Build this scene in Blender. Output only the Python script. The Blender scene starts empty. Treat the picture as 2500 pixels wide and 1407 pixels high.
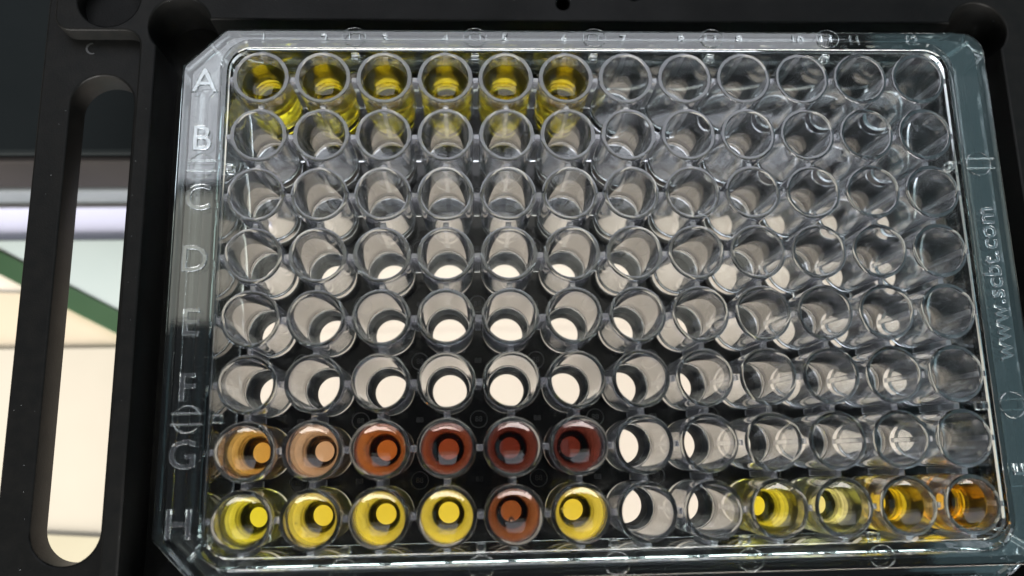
import bpy, bmesh, math, random
from mathutils import Matrix, Vector
from math import radians, pi, sin, cos, sqrt, log

random.seed(4)
MM = 0.001
RIM = 14.4                      # height of the well rims above the carrier floor, mm
scene = bpy.context.scene
col = scene.collection

# ------------------------------------------------------------------ camera
R = ((0.9987482167, -0.0199865539, 0.0458534322),
     (0.0102050912, 0.9788394070, 0.2043753202),
     (-0.0489679047, -0.2036515481, 0.9778180768))
CAM = Vector((-18.9316, -24.3162, 114.3759 + RIM))
cam = bpy.data.cameras.new('camera')
cam_o = bpy.data.objects.new('camera', cam)
col.objects.link(cam_o)
cam.sensor_fit = 'HORIZONTAL'
cam.sensor_width = 36.0
cam.lens = 36.0 * 2022.917 / 2500.0
cam.clip_start = 0.005
cam.clip_end = 50.0
mw = Matrix(R).transposed().to_4x4()
mw.translation = CAM * MM
cam_o.matrix_world = mw
cam.dof.use_dof = True
cam.dof.focus_distance = 0.123
cam.dof.aperture_fstop = 11.5
scene.camera = cam_o

# ------------------------------------------------------------------ world, lamps, exposure
world = bpy.data.worlds.new('World')
scene.world = world
world.use_nodes = True
bg = world.node_tree.nodes['Background']
bg.inputs[0].default_value = (0.85, 0.92, 1.0, 1)
bg.inputs[1].default_value = 0.08


def lamp(name, loc, target, sx, sy, radiance, colour):
    l = bpy.data.lights.new(name, 'AREA')
    l.shape = 'RECTANGLE'
    l.size, l.size_y = sx, sy
    l.energy = radiance * pi * sx * sy
    l.color = colour
    o = bpy.data.objects.new(name, l)
    col.objects.link(o)
    o.location = loc
    d = Vector(target) - Vector(loc)
    o.rotation_euler = d.to_track_quat('-Z', 'Y').to_euler()
    return o


lamp('ceiling_light', (-0.13, 1.20, 1.60), (-0.13, 1.20, 0), 1.85, 1.26, 3.4, (0.91, 0.93, 1.0))
lamp('ceiling_panel', (-0.10, 0.41, 1.62), (-0.10, 0.41, 0), 1.7, 0.28, 1.3, (1.0, 0.98, 0.86))
lamp('teal_light', (1.35, 0.40, 1.55), (1.35, 0.40, 0), 0.95, 2.0, 0.55, (0.55, 0.90, 1.0))  # teal lamp added overhead for the tint reflected in the right deck
lamp('bench_lamp', (-0.05, -1.10, 0.36), (0.0, 0.0, -0.04), 1.9, 0.56, 22.0, (1.0, 0.96, 0.92))

vs = scene.view_settings
vs.view_transform = 'Standard'
vs.look = 'None'
vs.exposure = 0.28
vs.gamma = 1.0
vs.use_curve_mapping = False

cy = scene.cycles
cy.max_bounces = 40
cy.transmission_bounces = 40
cy.glossy_bounces = 24
cy.diffuse_bounces = 5
cy.transparent_max_bounces = 16
cy.volume_bounces = 0
cy.caustics_reflective = True
cy.caustics_refractive = True
cy.blur_glossy = 0.3
cy.sample_clamp_indirect = 6.0
cy.use_adaptive_sampling = False
cy.use_denoising = True
try:
    cy.denoiser = 'OPENIMAGEDENOISE'
    cy.denoising_input_passes = 'RGB_ALBEDO_NORMAL'
except Exception:
    pass


# ------------------------------------------------------------------ materials
def new_mat(name):
    m = bpy.data.materials.new(name)
    m.use_nodes = True
    nt = m.node_tree
    nt.nodes.clear()
    out = nt.nodes.new('ShaderNodeOutputMaterial')
    return m, nt, out


def noise(nt, scale, detail=4.0, rough=0.55):
    tc = nt.nodes.new('ShaderNodeTexCoord')
    n = nt.nodes.new('ShaderNodeTexNoise')
    n.inputs['Scale'].default_value = scale
    n.inputs['Detail'].default_value = detail
    n.inputs['Roughness'].default_value = rough
    nt.links.new(tc.outputs['Object'], n.inputs['Vector'])
    return n


def ramp(nt, src, stops):
    r = nt.nodes.new('ShaderNodeValToRGB')
    el = r.color_ramp.elements
    while len(el) < len(stops):
        el.new(0.5)
    for e, (p, c) in zip(el, stops):
        e.position = p
        e.color = c if len(c) == 4 else (*c, 1)
    nt.links.new(src, r.inputs[0])
    return r


def opaque(name, c0, c1, rough, scale=300.0, bump=0.0, spec=0.5, rough_var=0.08):
    m, nt, out = new_mat(name)
    p = nt.nodes.new('ShaderNodeBsdfPrincipled')
    n = noise(nt, scale)
    r = ramp(nt, n.outputs['Fac'], [(0.3, c0), (0.7, c1)])
    nt.links.new(r.outputs[0], p.inputs['Base Color'])
    mr = nt.nodes.new('ShaderNodeMapRange')
    mr.inputs['To Min'].default_value = rough - rough_var
    mr.inputs['To Max'].default_value = rough + rough_var
    n2 = noise(nt, scale * 0.13)
    nt.links.new(n2.outputs['Fac'], mr.inputs['Value'])
    nt.links.new(mr.outputs[0], p.inputs['Roughness'])
    p.inputs['Specular IOR Level'].default_value = spec
    if bump:
        n3 = noise(nt, scale * 8, 2.0)
        b = nt.nodes.new('ShaderNodeBump')
        b.inputs['Strength'].default_value = bump
        b.inputs['Distance'].default_value = 0.0001
        nt.links.new(n3.outputs['Fac'], b.inputs['Height'])
        nt.links.new(b.outputs[0], p.inputs['Normal'])
    nt.links.new(p.outputs[0], out.inputs[0])
    return m


def clear_plastic(name, ior=1.59, tint=(0.985, 0.99, 0.992), rough=0.0, rvar=0.03, bump=0.0, absorb=0.0, haze=0.0):
    m, nt, out = new_mat(name)
    g = nt.nodes.new('ShaderNodeBsdfGlass')
    g.inputs['Color'].default_value = (*tint, 1)
    g.inputs['IOR'].default_value = ior
    n = noise(nt, 160.0, 3.0)
    mr = nt.nodes.new('ShaderNodeMapRange')
    mr.inputs['From Min'].default_value = 0.45
    mr.inputs['From Max'].default_value = 0.75
    mr.inputs['To Min'].default_value = rough
    mr.inputs['To Max'].default_value = rough + rvar
    nt.links.new(n.outputs['Fac'], mr.inputs['Value'])
    nt.links.new(mr.outputs[0], g.inputs['Roughness'])
    if bump:
        n3 = noise(nt, 90.0, 2.0)
        b = nt.nodes.new('ShaderNodeBump')
        b.inputs['Strength'].default_value = bump
        b.inputs['Distance'].default_value = 0.0004
        nt.links.new(n3.outputs['Fac'], b.inputs['Height'])
        nt.links.new(b.outputs[0], g.inputs['Normal'])
    surf = g
    if haze:                                        # diffuse veil added to lighten clear parts; lavender tint stands for ceiling light
        d_ = nt.nodes.new('ShaderNodeBsdfDiffuse')
        t_ = nt.nodes.new('ShaderNodeBsdfTranslucent')
        for q_ in (d_, t_):
            q_.inputs['Color'].default_value = (0.86, 0.88, 1.0, 1)
        m1 = nt.nodes.new('ShaderNodeMixShader')
        nt.links.new(d_.outputs[0], m1.inputs[1])
        nt.links.new(t_.outputs[0], m1.inputs[2])
        surf = nt.nodes.new('ShaderNodeMixShader')
        if isinstance(haze, str):                   # amount stored per face of the moulding
            at = nt.nodes.new('ShaderNodeAttribute')
            at.attribute_name = haze
            nt.links.new(at.outputs['Fac'], surf.inputs[0])
        else:
            surf.inputs[0].default_value = haze
        nt.links.new(g.outputs[0], surf.inputs[1])
        nt.links.new(m1.outputs[0], surf.inputs[2])
    nt.links.new(surf.outputs[0], out.inputs[0])
    if absorb:                                      # absorption added beyond real polystyrene, to darken rims and long wall paths
        v = nt.nodes.new('ShaderNodeVolumeAbsorption')
        v.inputs['Color'].default_value = (0.0, 0.06, 0.08, 1)
        v.inputs['Density'].default_value = absorb
        nt.links.new(v.outputs[0], out.inputs[1])
    return m


def liquid_mat(name, T, path=0.0058):
    m, nt, out = new_mat(name)
    g = nt.nodes.new('ShaderNodeBsdfGlass')
    g.inputs['Color'].default_value = (1, 1, 1, 1)
    g.inputs['IOR'].default_value = 1.335
    g.inputs['Roughness'].default_value = 0.0
    nt.links.new(g.outputs[0], out.inputs[0])
    s = [-log(max(t, 1e-3)) / path for t in T]
    dens = max(s) * 1.02
    v = nt.nodes.new('ShaderNodeVolumeAbsorption')
    v.inputs['Color'].default_value = (*[1 - x / dens for x in s], 1)
    v.inputs['Density'].default_value = dens
    nt.links.new(v.outputs[0], out.inputs[1])
    return m


M_PLASTIC = clear_plastic('clear_polystyrene', absorb=48.0, haze='haze')
M_WEB = clear_plastic('clear_polystyrene_web', absorb=14.0, haze=0.08)
M_FRAME = clear_plastic('clear_polystyrene_frame', tint=(0.97, 0.985, 0.985), rough=0.0, rvar=0.05, bump=0.004, absorb=14.0)
M_LETTER = clear_plastic('matt_embossed_plastic', tint=(0.97, 0.985, 0.985), rough=0.02, rvar=0.05, haze=0.018)
M_BLACK = opaque('black_anodised', (0.0020, 0.0023, 0.0023), (0.0040, 0.0040, 0.0037), 0.5, 500, 0.3, 0.11, 0.16)
M_FLOOR = opaque('black_gloss_floor', (0.005, 0.005, 0.005), (0.008, 0.008, 0.007), 0.16, 400, 0.05, 0.35)
M_BORE = opaque('dull_black_bore', (0.004, 0.004, 0.004), (0.006, 0.006, 0.006), 0.9, 400, 0.0, 0.05)
M_MARK = opaque('grey_moulded_mark', (0.009, 0.010, 0.010), (0.013, 0.014, 0.014), 0.4, 500)
M_SLAB = opaque('dark_housing', (0.0025, 0.0045, 0.005), (0.004, 0.006, 0.0065), 0.6, 60, 0.0, 0.12)
M_SLABF = opaque('brown_black_gasket', (0.006, 0.0045, 0.004), (0.009, 0.007, 0.006), 0.6, 80, 0.0, 0.2)
M_GREY = opaque('grey_trim', (0.07, 0.08, 0.085), (0.09, 0.10, 0.105), 0.5, 60)
M_WHITE = opaque('white_card', (0.62, 0.63, 0.80), (0.68, 0.69, 0.84), 0.5, 40)
M_BENCH = opaque('cream_bench', (0.66, 0.585, 0.49), (0.71, 0.635, 0.54), 0.42, 18, 0.0)
M_PAPER = opaque('beige_paper', (0.50, 0.42, 0.30), (0.54, 0.46, 0.34), 0.6, 30)
M_OVERLAY = opaque('cream_dim_overlay', (0.44, 0.40, 0.32), (0.49, 0.445, 0.36), 0.6, 25)
M_OLIVE = opaque('dull_olive', (0.40, 0.36, 0.25), (0.45, 0.41, 0.29), 0.6, 40)
M_PANEL = opaque('grey_green_panel', (0.36, 0.42, 0.40), (0.42, 0.47, 0.45), 0.35, 20)
M_GREEN = opaque('green_edge', (0.020, 0.055, 0.020), (0.030, 0.070, 0.028), 0.35, 40)
M_SPECK = opaque('dark_speck', (0.02, 0.012, 0.008), (0.03, 0.02, 0.01), 0.6, 400)
M_BUBBLE = clear_plastic('bubble_film', ior=1.33, tint=(1, 1, 1), rvar=0.0)


# ------------------------------------------------------------------ helpers (all lengths in mm)
def link(name, mesh, mat, parent=None, loc=None, smooth_angle=None):
    o = bpy.data.objects.new(name, mesh)
    col.objects.link(o)
    if mat and not mesh.materials:
        mesh.materials.append(mat)
    if smooth_angle is not None:
        mesh.polygons.foreach_set('use_smooth', [True] * len(mesh.polygons))
        mesh.set_sharp_from_angle(angle=radians(smooth_angle))
    if parent:
        o.parent = parent
    if loc is not None:
        o.location = Vector(loc) * MM
    return o


def empty(name, loc=(0, 0, 0)):
    o = bpy.data.objects.new(name, None)
    o.empty_display_size = 0.01
    o.location = Vector(loc) * MM
    col.objects.link(o)
    return o


def tag(o, label, cat, group=None):
    o['label'] = label
    o['category'] = cat
    if group:
        o['group'] = group
    return o


def pydata(name, verts, faces):
    me = bpy.data.meshes.new(name)
    me.from_pydata([tuple(c * MM for c in v) for v in verts], [], faces)
    bm = bmesh.new()
    bm.from_mesh(me)
    bmesh.ops.remove_doubles(bm, verts=bm.verts, dist=1e-7)
    bmesh.ops.recalc_face_normals(bm, faces=bm.faces)
    bm.to_mesh(me)
    bm.free()
    return me


def revolve(name, prof, seg=96, closed=True):
    """prof: (r, z) pairs; r == 0 makes a pole; closed joins last to first."""
    verts, rings = [], []
    for r, z in prof:
        if r < 1e-6:
            rings.append([len(verts)])
            verts.append((0, 0, z))
        else:
            rings.append(list(range(len(verts), len(verts) + seg)))
            verts += [(r * cos(2 * pi * k / seg), r * sin(2 * pi * k / seg), z) for k in range(seg)]
    faces = []
    pairs = list(zip(rings, rings[1:]))
    if closed:
        pairs.append((rings[-1], rings[0]))
    for a, b in pairs:
        if len(a) == 1 and len(b) == 1:
            continue
        for k in range(seg):
            k2 = (k + 1) % seg
            if len(a) == 1:
                faces.append((a[0], b[k], b[k2]))
            elif len(b) == 1:
                faces.append((a[k], a[k2], b[0]))
            else:
                faces.append((a[k], a[k2], b[k2], b[k]))
    return pydata(name, verts, faces)


def box_mesh(name, x0, x1, y0, y1, z0, z1, bevel=0.0):
    bm = bmesh.new()
    bmesh.ops.create_cube(bm, size=1.0)
    for v in bm.verts:
        v.co = Vector(((x0 + x1) / 2 + v.co.x * (x1 - x0), (y0 + y1) / 2 + v.co.y * (y1 - y0),
                       (z0 + z1) / 2 + v.co.z * (z1 - z0))) * MM
    if bevel:
        bmesh.ops.bevel(bm, geom=list(bm.edges), offset=bevel * MM, segments=2, profile=0.5, affect='EDGES')
    me = bpy.data.meshes.new(name)
    bm.to_mesh(me)
    bm.free()
    return me


def curve_to_mesh(cu, name):
    o = bpy.data.objects.new('tmp_curve', cu)
    col.objects.link(o)
    dg = bpy.context.evaluated_depsgraph_get()
    me = bpy.data.meshes.new_from_object(o.evaluated_get(dg))
    me.name = name
    bpy.data.objects.remove(o)
    me.materials.clear()
    return me


def plan(name, loops, z0, z1, bevel=0.0):
    """Extruded plan shape: first loop outer, the rest holes."""
    cu = bpy.data.curves.new(name, 'CURVE')
    cu.dimensions = '2D'
    cu.fill_mode = 'BOTH'
    for lp in loops:
        s = cu.splines.new('POLY')
        s.points.add(len(lp) - 1)
        for p, (x, y) in zip(s.points, lp):
            p.co = (x * MM, y * MM, 0, 1)
        s.use_cyclic_u = True
    h = (z1 - z0) / 2
    cu.extrude = (h - bevel) * MM
    if bevel:
        cu.bevel_depth = bevel * MM
        cu.bevel_resolution = 2
        cu.offset = -bevel * MM
    me = curve_to_mesh(cu, name)
    me.transform(Matrix.Translation((0, 0, (z0 + h) * MM)))
    bpy.data.curves.remove(cu)
    return me


def text_mesh(name, s, size, depth, bevel=0.0, align='CENTER', spacing=1.0):
    cu = bpy.data.curves.new(name, 'FONT')
    cu.body = s
    cu.size = size * MM
    cu.extrude = (depth / 2) * MM
    cu.bevel_depth = bevel * MM
    cu.resolution_u = 4
    cu.align_x = align
    cu.align_y = 'CENTER'
    cu.space_character = spacing
    me = curve_to_mesh(cu, name)
    bpy.data.curves.remove(cu)
    bm = bmesh.new()
    bm.from_mesh(me)
    bmesh.ops.remove_doubles(bm, verts=bm.verts, dist=1e-8)
    bmesh.ops.recalc_face_normals(bm, faces=bm.faces)
    bm.to_mesh(me)
    bm.free()
    return me


def circle(cx, cy, r, n=40, a0=0.0, a1=2 * pi):
    full = abs(a1 - a0 - 2 * pi) < 1e-6
    return [(cx + r * cos(a0 + (a1 - a0) * k / (n if full else n - 1)),
             cy + r * sin(a0 + (a1 - a0) * k / (n if full else n - 1))) for k in range(n)]


def rounded(pts, radii, n=10):
    """Polygon with each corner rounded by its own radius."""
    out = []
    N = len(pts)
    for i in range(N):
        p, a, b = Vector(pts[i]), Vector(pts[i - 1]), Vector(pts[(i + 1) % N])
        r = radii[i]
        if r <= 0:
            out.append(tuple(p))
            continue
        u, v = (a - p).normalized(), (b - p).normalized()
        ang = u.angle(v)
        t = r / math.tan(ang / 2)
        c = p + (u + v).normalized() * (r / sin(ang / 2))
        s, e = p + u * t - c, p + v * t - c
        cr = s.x * e.y - s.y * e.x
        th = s.angle(e) * (1 if cr > 0 else -1)
        for k in range(n):
            q = th * k / (n - 1)
            out.append((c.x + s.x * cos(q) - s.y * sin(q), c.y + s.x * sin(q) + s.y * cos(q)))
    return out


def torus_mesh(name, R_, r_, n=40, m=8):
    verts, faces = [], []
    for i in range(n):
        for j in range(m):
            a, b = 2 * pi * i / n, 2 * pi * j / m
            verts.append(((R_ + r_ * cos(b)) * cos(a), (R_ + r_ * cos(b)) * sin(a), r_ * sin(b)))
            faces.append((i * m + j, ((i + 1) % n) * m + j, ((i + 1) % n) * m + (j + 1) % m, i * m + (j + 1) % m))
    return pydata(name, verts, faces)


# ------------------------------------------------------------------ bench and what lies on it
BZ = RIM - 60.0                                     # bench surface
bench = link('bench', box_mesh('bench', -900, 900, -900, 700, BZ - 30, BZ, 2), M_BENCH)
bench['kind'] = 'structure'

base = tag(empty('reader_base', (-20, 32, BZ)), 'black reader base slab standing on the bench behind the carrier', 'machine base')
link('housing', box_mesh('housing', -160, 190, 1.2, 160, 0.4, 25, 0.8), M_SLAB, base)
link('front_gasket', box_mesh('front_gasket', -159, 189, 0.0, 1.15, 8.7, 24.0, 0.3), M_SLABF, base)
link('grey_trim', box_mesh('grey_trim', -159, 189, -0.6, 1.1, 0.3, 8.4, 0.4), M_GREY, base)

link('shade_block', box_mesh('shade_block', -40, 189, -5.0, -0.7, 0.3, 8.0, 0.6), M_SLAB, base)  # unlit-looking block added to darken the view through the row C holes
strip = link('card_strip', box_mesh('card_strip', -70, 30, -3.6, 3.6, 0.05, 1.2, 0.3), M_WHITE, None, (-92, 26.8, BZ))
tag(strip, 'lavender white card strip lying on the bench in front of the reader base', 'card')
panel = tag(empty('glass_panel', (-112, 12, BZ)), 'grey green flat panel with a dark green slanted edge on the bench', 'panel')
edge_b = Vector((34, -11.5))
pp = [(-8.0, 10.7), (edge_b.x, edge_b.y), (34, 10.7)]
link('sheet', plan('sheet', [pp], 0.1, 2.4, 0.15), M_PANEL, panel)
d = (edge_b - Vector((-8.0, 10.7))).normalized()
nrm = Vector((d.y, -d.x))
s0, s1 = Vector((-9.5, 11.0)), edge_b
if nrm.y > 0:
    nrm = -nrm
w = 4.4
link('edge_band', plan('edge_band', [[tuple(s0 + nrm * 0.05), tuple(s1 + nrm * 0.05), tuple(s1 + nrm * w), tuple(s0 + nrm * w)]],
                       0.1, 2.6, 0.2), M_GREEN, panel)
sheet = link('paper_sheet', plan('paper_sheet', [[(-70, -6), (38, -6), (38, 4), (-70, 9)]], 0.04, 0.3), M_PAPER, None, (-110, 6, BZ))
tag(sheet, 'beige paper sheet lying on the cream bench beside the green edged panel', 'paper')

overlay = link('dim_overlay', plan('dim_overlay', [[(-80, -60), (36, -60), (36, 0.4), (-80, 0.4)]], 0.02, 0.8, 0.1), M_OVERLAY, None, (-110, -0.3, BZ))  # cream sheet added to dim the bright bench seen in the slot
tag(overlay, 'cream folder lying flat on the bench under the slotted arm', 'overlay')
card = link('olive_sheet', plan('olive_sheet', [[(-70, -40), (40, -40), (40, -3), (-70, 5)]], 0.9, 1.3, 0.05), M_OLIVE, None, (-112, -36, BZ))  # olive sheet added for the duller tone low in the slot
tag(card, 'dull olive sheet added on the cream folder below the slot', 'card')

# ------------------------------------------------------------------ plate carrier
FT = RIM - 5.0                                      # top of the carrier frame
carrier = tag(empty('plate_carrier', (0, 0, 0)), 'black plate carrier tray with slotted side arm holding the clear microplate', 'tray')
holes = [circle((c - 5.5) * 9, (3.5 - r) * 9, 2.85, 32) for r in range(8) for c in range(12)]
fl_me = plan('floor', [[(-68.5, -46), (72, -46), (72, 58), (-68.5, 58)]] + holes, -4.4, -0.02, 0.1)
fl_me.materials.append(M_FLOOR)
fl_me.materials.append(M_BORE)                      # bores of the holes are dull
for p_ in fl_me.polygons:
    p_.material_index = 0 if p_.normal.z > 0.9 else 1
link('floor', fl_me, M_FLOOR, carrier, None, 40)

outer = rounded([(-82.6, 66), (-82.6, 41.7), (-69.4, 41.7), (-69.4, -47.2), (78, -47.2), (78, 66)], [0, 2.6, 2.6, 1, 2, 0])
pk = []
for sx, sy, a0 in ((-1, 1, None), (-1, -1, None), (1, -1, None), (1, 1, None)):
    cx, cyy, rr = sx * 63.6, sy * 42.6, 4.7
    wx, wy = 66.9, 43.6
    # ear arc from the side wall to the end wall around the corner
    ay = sqrt(rr * rr - (wx - 63.6) ** 2)
    ax = sqrt(rr * rr - (wy - 42.6) ** 2)
    p_side = (sx * wx, cyy - sy * ay)
    p_end = (cx - sx * ax, sy * wy)
    t0 = math.atan2(p_side[1] - cyy, p_side[0] - cx)
    t1 = math.atan2(p_end[1] - cyy, p_end[0] - cx)
    if (sx, sy) in ((-1, 1), (1, -1)):
        t0, t1 = t1, t0                              # keep the loop running counter clockwise
    # choose the outside way round
    while t1 < t0:
        t1 += 2 * pi
    pk += circle(cx, cyy, rr, 22, t0, t1)
frame_holes = [pk, circle(-74.7, 47.2, 4.75, 36), circle(-3.9, 46.7, 0.95, 20), circle(7.6, 48.4, 0.95, 20)]
link('frame', plan('frame', [outer] + frame_holes, -2.6, FT, 0.35), M_BLACK, carrier, None, 30)
slot = rounded([(-80.5, 35.6), (-80.5, -37.4), (-70.9, -37.4), (-70.9, 35.6)], [4.75, 4.75, 4.75, 4.75], 14)
arm_o = rounded([(-85.2, 62), (-85.2, -60), (-69.6, -60), (-69.6, 62)], [1, 1, 0, 0])
link('side_arm', plan('side_arm', [arm_o, slot], RIM - 13.2, RIM - 8.0, 0.35), M_BLACK, carrier, None, 30)
mk = plan('scratch', [circle(0, 0, 1.0, 14, radians(90), radians(290)) + circle(0.12, 0.0, 0.8, 14, radians(290), radians(90))], 0, 0.05)
link('moulded_mark', mk, M_MARK, carrier, (-77.9, 40.2, RIM - 8.0 + 0.01))

dv, df = [], []                                     # lint and dust lying on the arm and frame
rd = random.Random(5)
for k in range(22):
    if k < 14:
        px_, py_, pz_ = rd.uniform(-84.5, -81), rd.uniform(-40, 40), RIM - 8.0
    else:
        px_, py_, pz_ = rd.uniform(-69.0, -67.4), rd.uniform(-40, 40), FT
    w_, h_, t_ = rd.uniform(0.02, 0.05), rd.uniform(0.03, 0.08), rd.uniform(0, 3)
    b_ = len(dv)
    for u_, v_ in ((-1, -1), (1, -1), (1, 1), (-1, 1)):
        dv.append((px_ + u_ * w_ * cos(t_) - v_ * h_ * sin(t_), py_ + u_ * w_ * sin(t_) + v_ * h_ * cos(t_), pz_ + 0.02))
    dv.append((px_, py_, pz_ + 0.07))
    df += [(b_ + i_, b_ + (i_ + 1) % 4, b_ + 4) for i_ in range(4)] + [(b_ + 3, b_ + 2, b_ + 1, b_)]
dust = link('dust', pydata('dust', dv, df), M_GREY, carrier)
dust['kind'] = 'stuff'

ring_me = plan('number_ring', [circle(0, 0, 1.38, 36), circle(0, 0, 1.2, 36)], 0.0, 0.1)
num_me = text_mesh('floor_number', '88', 1.15, 0.06)
for i in range(-5, 6):
    for j in range(-3, 4):
        link('floor_number', num_me, M_MARK, carrier, (i * 9, j * 9, 0.05))
        if (i + j) % 2 == 0:
            link('number_ring', ring_me, M_MARK, carrier, (i * 9, j * 9, 0.0))

# ------------------------------------------------------------------ microplate
plate = tag(empty('microplate', (0, 0, 0)), 'clear plastic 96 well microplate with embossed row letters lying in the black carrier', 'microplate')

NP = 14


def outline(X, Y, rr, ch):
    """Closed outline, half sizes X, Y; left corners cut by ch, right corners rounded by rr; 4*NP points."""
    pts = []

    def arc(cx, cyy, r, a0, a1, n):
        return [(cx + r * cos(radians(a0 + (a1 - a0) * k / (n - 1))), cyy + r * sin(radians(a0 + (a1 - a0) * k / (n - 1)))) for k in range(n)]

    def cut(px, py, a0):
        if ch <= 0:
            sx, sy = (1 if px > 0 else -1), (1 if py > 0 else -1)
            return arc(px - sx * rr, py - sy * rr, rr, a0, a0 + 90, NP)
        sx, sy = (1 if px > 0 else -1), (1 if py > 0 else -1)
        r2 = 1.2
        t = r2 * math.tan(radians(22.5))
        h = NP // 2
        if a0 == 90:      # top left
            c1 = (px + ch + t, py - r2)
            c2 = (px + r2, py - ch - t)
            return arc(*c1, r2, 90, 135, h) + arc(*c2, r2, 135, 180, h)
        c1 = (px + r2, py + ch + t)
        c2 = (px + ch + t, py + r2)
        return arc(*c1, r2, 180, 225, h) + arc(*c2, r2, 225, 270, h)
    pts += arc(X - rr, Y - rr, rr, 0, 90, NP)
    pts += cut(-X, Y, 90)
    pts += cut(-X, -Y, 180)
    pts += arc(X - rr, -Y + rr, rr, 270, 360, NP)
    return pts


# (half x, half y, corner radius, cut, z) once round the moulded section of the frame
SEC = [
    (54.12, 35.92, 3.4, 0, 1.5), (54.38, 36.18, 3.6, 0, 14.36), (54.46, 36.26, 3.7, 0, 14.45),
    (55.14, 37.46, 4.2, 0, 14.45), (55.22, 37.54, 4.3, 0, 14.38), (55.25, 37.6, 4.3, 0, 13.8), (55.4, 37.7, 4.3, 0, 13.75),
    (60.75, 39.3, 3.2, 5.8, 13.75),
    (61.0, 39.55, 3.4, 5.9, 13.66), (61.12, 39.67, 3.5, 5.95, 13.5), (61.2, 39.75, 3.5, 5.95, 13.2), (61.75, 40.35, 3.5, 6.1, 3.2),
    (61.9, 40.5, 3.5, 6.1, 2.9), (63.5, 42.35, 4.0, 6.5, 2.75), (63.85, 42.7, 4.0, 6.6, 2.45), (63.88, 42.74, 4.0, 6.6, 0.15), (63.7, 42.6, 4.0, 6.5, 0.03),
    (62.6, 41.5, 3.6, 6.3, 0.03), (62.4, 41.3, 3.6, 6.3, 1.6), (60.7, 39.3, 3.2, 5.9, 2.0),
    (60.05, 38.6, 3.0, 5.7, 12.2), (59.8, 38.45, 3.0, 5.65, 12.55), (55.9, 38.0, 4.2, 0, 12.55), (55.35, 37.6, 4.2, 0, 12.3), (55.15, 37.4, 4.2, 0, 11.6), (55.02, 36.97, 4.0, 0, 1.5)]
verts, faces = [], []
rings = []
for X, Y, rr, ch, z in SEC:
    o_ = outline(X, Y, rr, ch)
    rings.append(list(range(len(verts), len(verts) + len(o_))))
    verts += [(x, y, z) for x, y in o_]
n = len(rings[0])
for a, b in zip(rings, rings[1:] + rings[:1]):
    for k in range(n):
        k2 = (k + 1) % n
        faces.append((a[k], a[k2], b[k2], b[k]))
link('frame', pydata('frame', verts, faces), M_FRAME, plate, None, 11)

# one well: tube, rounded rim, flat floor
RI_T, RI_B, RO_T, RO_B, ZB = 3.45, 3.20, 4.05, 3.86, 3.5


def ri(z):
    return RI_B + (RI_T - RI_B) * (z - ZB) / (RIM - ZB)


prof = [(0, 2.85), (3.28, 2.85), (3.38, 2.75), (3.40, 1.45), (3.46, 1.4), (RO_B - 0.06, 1.4), (RO_B, 1.46)]
prof += [(RO_B + (RO_T - RO_B) * t, 1.46 + (RIM - 0.3 - 1.46) * t) for t in (0.2, 0.4, 0.6, 0.8, 1.0)]
prof = prof[:-1] + [(RO_T, RIM - 0.10), (RO_T - 0.01, RIM - 0.05)]
cr, dome = (RO_T + RI_T) / 2, (RO_T - RI_T) / 2 - 0.03          # softly domed rim
for k in range(9):
    a = radians(8 - 2 * k)
    prof.append((cr + dome * sin(a) / sin(radians(8)), RIM - dome / sin(radians(8)) * (1 - cos(a))))
prof.append((RI_T + 0.01, RIM - 0.07))
FI = 0.16                                           # fillet between wall and floor
prof += [(ri(z), z) for z in (13.6, 12.0, 10.0, 8.0, 6.0, 4.6)]
fil = [(RI_B + 0.01 - FI + FI * cos(pi / 2 * k / 9), ZB + FI - FI * sin(pi / 2 * k / 9)) for k in range(10)]
prof += fil + [(0, ZB)]
well_me = revolve('well', prof, 96, closed=False)
hz = well_me.attributes.new('haze', 'FLOAT', 'FACE')  # outer walls get more of the added veil, to brighten them
for p_ in well_me.polygons:
    v_ = 0.0
    if abs(p_.normal.z) < 0.25 and p_.center.z < 13.9 * MM:
        v_ = 0.032 if p_.normal.x * p_.center.x + p_.normal.y * p_.center.y > 0 else 0.012
    hz.data[p_.index].value = v_
for r in range(8):
    for c in range(12):
        link('well', well_me, M_PLASTIC, plate, ((c - 5.5) * 9, (3.5 - r) * 9, 0), 11)


def web(x0, x1, thick, z0, z1, slant):
    h = thick / 2
    v = [(x0, -h, z0 + slant), (x1, -h, z0), (x1, -h, z1), (x0, -h, z1), (x0, h, z0 + slant), (x1, h, z0), (x1, h, z1), (x0, h, z1)]
    f = [(0, 1, 2, 3), (4, 7, 6, 5), (0, 4, 5, 1), (1, 5, 6, 2), (2, 6, 7, 3), (3, 7, 4, 0)]
    me = pydata('web', v, f)
    bm = bmesh.new()
    bm.from_mesh(me)
    bmesh.ops.bevel(bm, geom=list(bm.edges), offset=0.06 * MM, segments=2, profile=0.5, affect='EDGES')
    bm.to_mesh(me)
    bm.free()
    return me


web_mid = web(RO_T + 0.01, 9 - RO_T - 0.01, 0.8, 4.2, 13.6, 0)   # between neighbouring wells
web_end = web(RO_T + 0.01, 36.08 - 31.5, 0.85, 3.4, 13.7, 2.0)      # outer wells to the long frame walls
web_side = web(RO_T + 0.01, 54.28 - 49.5, 0.8, 3.4, 13.7, 1.5)      # outer wells to the short frame walls
for r in range(8):
    for c in range(12):
        x, y = (c - 5.5) * 9, (3.5 - r) * 9
        todo = []
        if c < 11:
            todo.append((web_mid, 0))
        if r < 7:
            todo.append((web_mid, -pi / 2))
        if r == 0:
            todo.append((web_end, pi / 2))
        if r == 7:
            todo.append((web_end, -pi / 2))
        if c == 0:
            todo.append((web_side, pi))
        if c == 11:
            todo.append((web_side, 0))
        for me, rot in todo:
            o_ = link('web', me, M_WEB, plate, (x, y, 0))
            o_.rotation_euler.z = rot

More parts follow.
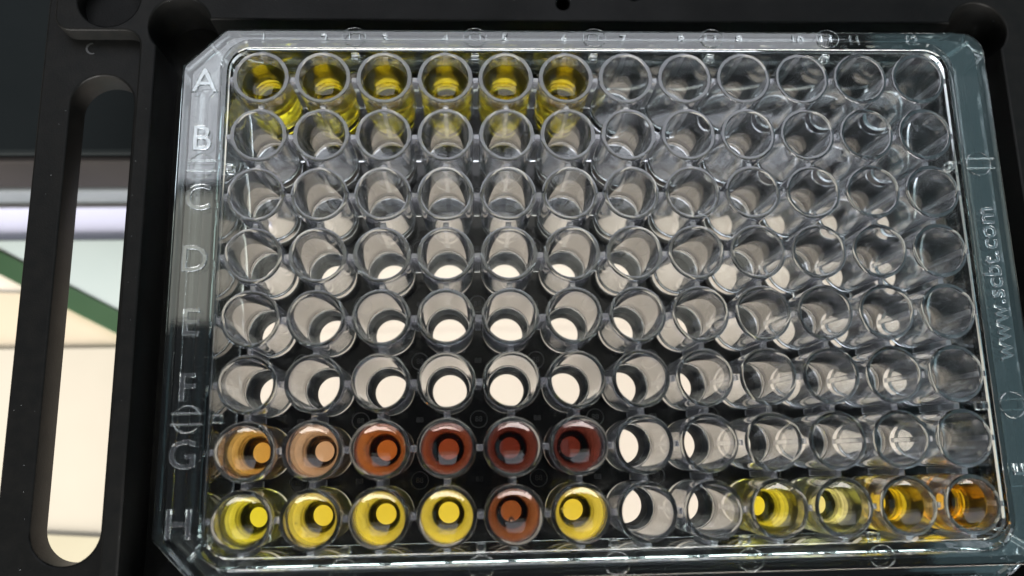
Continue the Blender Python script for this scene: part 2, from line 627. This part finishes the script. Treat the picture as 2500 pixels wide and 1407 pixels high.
# embossed writing on the deck
DZ = 13.75
LET = 0.20
for r, ch_ in enumerate('ABCDEFGH'):
    link('row_letter', text_mesh('row_letter', ch_, 5.4, LET, 0.04), M_LETTER, plate, (-57.75, (3.5 - r) * 9 - 0.4, DZ + LET / 2 + 0.04))
for c in range(12):
    link('column_number', text_mesh('column_number', str(c + 1), 2.3, LET, 0.04), M_LETTER, plate, ((c - 5.5) * 9, 38.0, DZ + LET / 2 + 0.04))
o_ = link('web_address', text_mesh('web_address', 'www.scbt.com', 3.7, LET, 0.04, spacing=1.04), M_LETTER, plate, (57.45, -0.2, DZ + LET / 2 + 0.04))
o_.rotation_euler.z = pi / 2
o_ = link('moulded_letter', text_mesh('moulded_letter', 'E', 3.9, LET, 0.04), M_LETTER, plate, (57.9, -27.0, DZ + LET / 2 + 0.04))
o_.rotation_euler.z = pi / 2
link('moulded_line', box_mesh('moulded_line', 55.6, 59.8, -29.3, -29.1, DZ + 0.01, DZ + 0.15, 0.03), M_FRAME, plate)

# round gate marks with their cross channels
tor = torus_mesh('gate_ring', 1.82, 0.075)
bar_s = box_mesh('gate_bar', 0.2, 4.75, -0.11, 0.11, 0.01, 0.3, 0.05)
bar_l = box_mesh('gate_bar', -2.6, -1.9, -0.11, 0.11, 0.01, 0.3, 0.05)
peg = box_mesh('gate_peg', 0, 1.1, -0.62, 0.62, 11.6, 13.4, 0.2)
for sx in (-1, 1):
    for y in (-18, 18):
        link('gate_ring', tor, M_FRAME, plate, (sx * 57.5, y, DZ + 0.13), 180)
        for dy in (-0.75, 0.75):
            link('gate_bar', box_mesh('gate_bar', -2.1, 2.4, -0.1, 0.1, 0.01, 0.4, 0.05), M_FRAME, plate, (sx * 57.5, y + dy, DZ))
        o_ = link('gate_peg', peg, M_FRAME, plate, (sx * 54.3, y, 0))
        o_.rotation_euler.z = pi if sx > 0 else 0
stub = box_mesh('gate_bar', -0.1, 0.1, -0.35, 0.9, 0.01, 0.45, 0.05)
for x in (-36, -18, 0, 18, 36):
    for sy in (-1, 1):
        o_ = link('gate_ring', tor, M_FRAME, plate, (x, sy * 37.95, DZ + 0.85), 180)
        o_.scale = (0.95, 0.8, 1)
        for dx in (-0.75, 0.75):
            link('gate_bar', stub, M_FRAME, plate, (x + dx, sy * 38.0, DZ))
        o_ = link('gate_peg', peg, M_FRAME, plate, (x, sy * 36.1, 0))
        o_.rotation_euler.z = -sy * pi / 2
# mitre ribs in the corners of the deck
for sx in (-1, 1):
    for sy in (-1, 1):
        rib = box_mesh('corner_rib', -2.6, 2.6, -0.3, 0.3, 10.5, 12.5, 0.1)
        o_ = link('corner_rib', rib, M_FRAME, plate, (sx * (57.0 if sx > 0 else 55.9), sy * (37.0 if sx > 0 else 35.6), 0))
        o_.rotation_euler.z = sx * sy * radians(32 if sx > 0 else 50)

# ------------------------------------------------------------------ liquids
YEL = (0.84, 0.72, 0.12)
SAMPLES = {
    'A1': ((0.93, 0.80, 0.075), 'olive yellow'), 'A2': ((0.93, 0.80, 0.075), 'olive yellow'), 'A3': ((0.93, 0.80, 0.075), 'olive yellow'),
    'A4': ((0.93, 0.80, 0.075), 'olive yellow'), 'A5': ((0.93, 0.80, 0.075), 'olive yellow'), 'A6': ((0.94, 0.78, 0.07), 'golden yellow'),
    'G1': ((0.64, 0.41, 0.12), 'amber'), 'G2': ((0.62, 0.43, 0.28), 'pale peach'), 'G3': ((0.44, 0.165, 0.045), 'orange brown'),
    'G4': ((0.27, 0.075, 0.032), 'red brown'), 'G5': ((0.17, 0.042, 0.026), 'dark red'), 'G6': ((0.165, 0.042, 0.029), 'dark crimson'),
    'H1': ((0.82, 0.76, 0.10), 'lemon yellow'), 'H2': (YEL, 'bright yellow'), 'H3': (YEL, 'bright yellow'), 'H4': ((0.85, 0.73, 0.13), 'bright yellow'),
    'H5': ((0.34, 0.14, 0.055), 'brown'), 'H6': ((0.85, 0.72, 0.13), 'bright yellow'),
    'H9': ((0.90, 0.80, 0.10), 'yellow'), 'H10': ((0.92, 0.87, 0.42), 'pale yellow'), 'H11': ((0.92, 0.71, 0.05), 'golden orange'),
    'H12': ((0.90, 0.59, 0.03), 'deep orange')}


def liquid_mesh(depth, Rm):
    """Liquid column: depth at the middle of the hollow meniscus; slightly sunk into the plastic."""
    OV = 0.03
    zc = ZB + depth
    ra = ri(zc + 1.4) + OV
    prof = [(0, ZB - OV)] + [(r_ + OV * 0.7, z_ - OV * 0.7) for r_, z_ in reversed(fil)] + [(ri(4.2) + OV, 4.2)]
    ztop = zc + Rm - sqrt(Rm * Rm - ra * ra)
    k = 6
    prof += [(ri(4.2 + (ztop - 4.2) * t / k) + OV, 4.2 + (ztop - 4.2) * t / k) for t in range(1, k)]
    prof.append((ra, ztop))
    for t in range(1, 13):
        r_ = ra * (1 - t / 12)
        prof.append((r_, zc + Rm - sqrt(Rm * Rm - r_ * r_)))
    return revolve('liquid', prof, 72, closed=False)


rnd = random.Random(11)
bub_me = {}


def ball(r):
    k = round(r, 2)
    if k not in bub_me:
        bm = bmesh.new()
        bmesh.ops.create_icosphere(bm, subdivisions=2, radius=r * MM)
        me = bpy.data.meshes.new('bubble')
        bm.to_mesh(me)
        bm.free()
        bub_me[k] = me
    return bub_me[k]


for key, (T, word) in SAMPLES.items():
    r, c = 'ABCDEFGH'.index(key[0]), int(key[1:]) - 1
    x, y = (c - 5.5) * 9, (3.5 - r) * 9
    depth = {'A': 7.0, 'G': 7.3, 'H': 7.5}[key[0]] + rnd.uniform(-0.25, 0.25)
    Rm = 5.5 + rnd.uniform(-0.15, 0.15)
    o_ = link('liquid_sample', liquid_mesh(depth, Rm), liquid_mat('liquid_' + key, T), None, (x, y, 0), 14)
    num = ('one', 'two', 'three', 'four', 'five', 'six')
    if key[0] == 'A':
        lab = f'{word} liquid in the row A well under the embossed number {num[c]}'
    elif key[0] == 'G':
        lab = f'{word} liquid in a well of row G'
    elif c < 6 and word == 'bright yellow':
        above = SAMPLES['G%d' % (c + 1)][1]
        lab = f'bright yellow liquid in row H, next to the {above} well of row G'
    else:
        lab = f'{word} liquid in a well of row H'
    tag(o_, lab, 'liquid', 'liquids in the wells')
    # small bubbles on the meniscus
    if key in ('G2', 'G3', 'G4', 'G5', 'G6', 'H2', 'H3', 'H4', 'H5', 'H6'):
        for k in range(rnd.randint(5, 8)):
            a = radians(rnd.uniform(130, 250))
            rr = rnd.uniform(2.0, 2.5)
            br = rnd.choice((0.08, 0.1, 0.14))
            z = ZB + depth + Rm - sqrt(Rm * Rm - rr * rr)
            link('bubble', ball(br), M_BUBBLE, o_, (rr * cos(a), rr * sin(a), z + br * 0.6), 180)
    if key == 'H5':
        link('bubble', ball(0.42), M_BUBBLE, o_, (-0.3, -0.75, ZB + depth + 0.15), 180)
    if key in ('G1', 'G3', 'G4', 'H5'):
        for k in range(4):
            link('speck', ball(0.06), M_SPECK, o_, (rnd.uniform(-1.6, 1.6), rnd.uniform(-1.6, 1.6), ZB + 0.12))
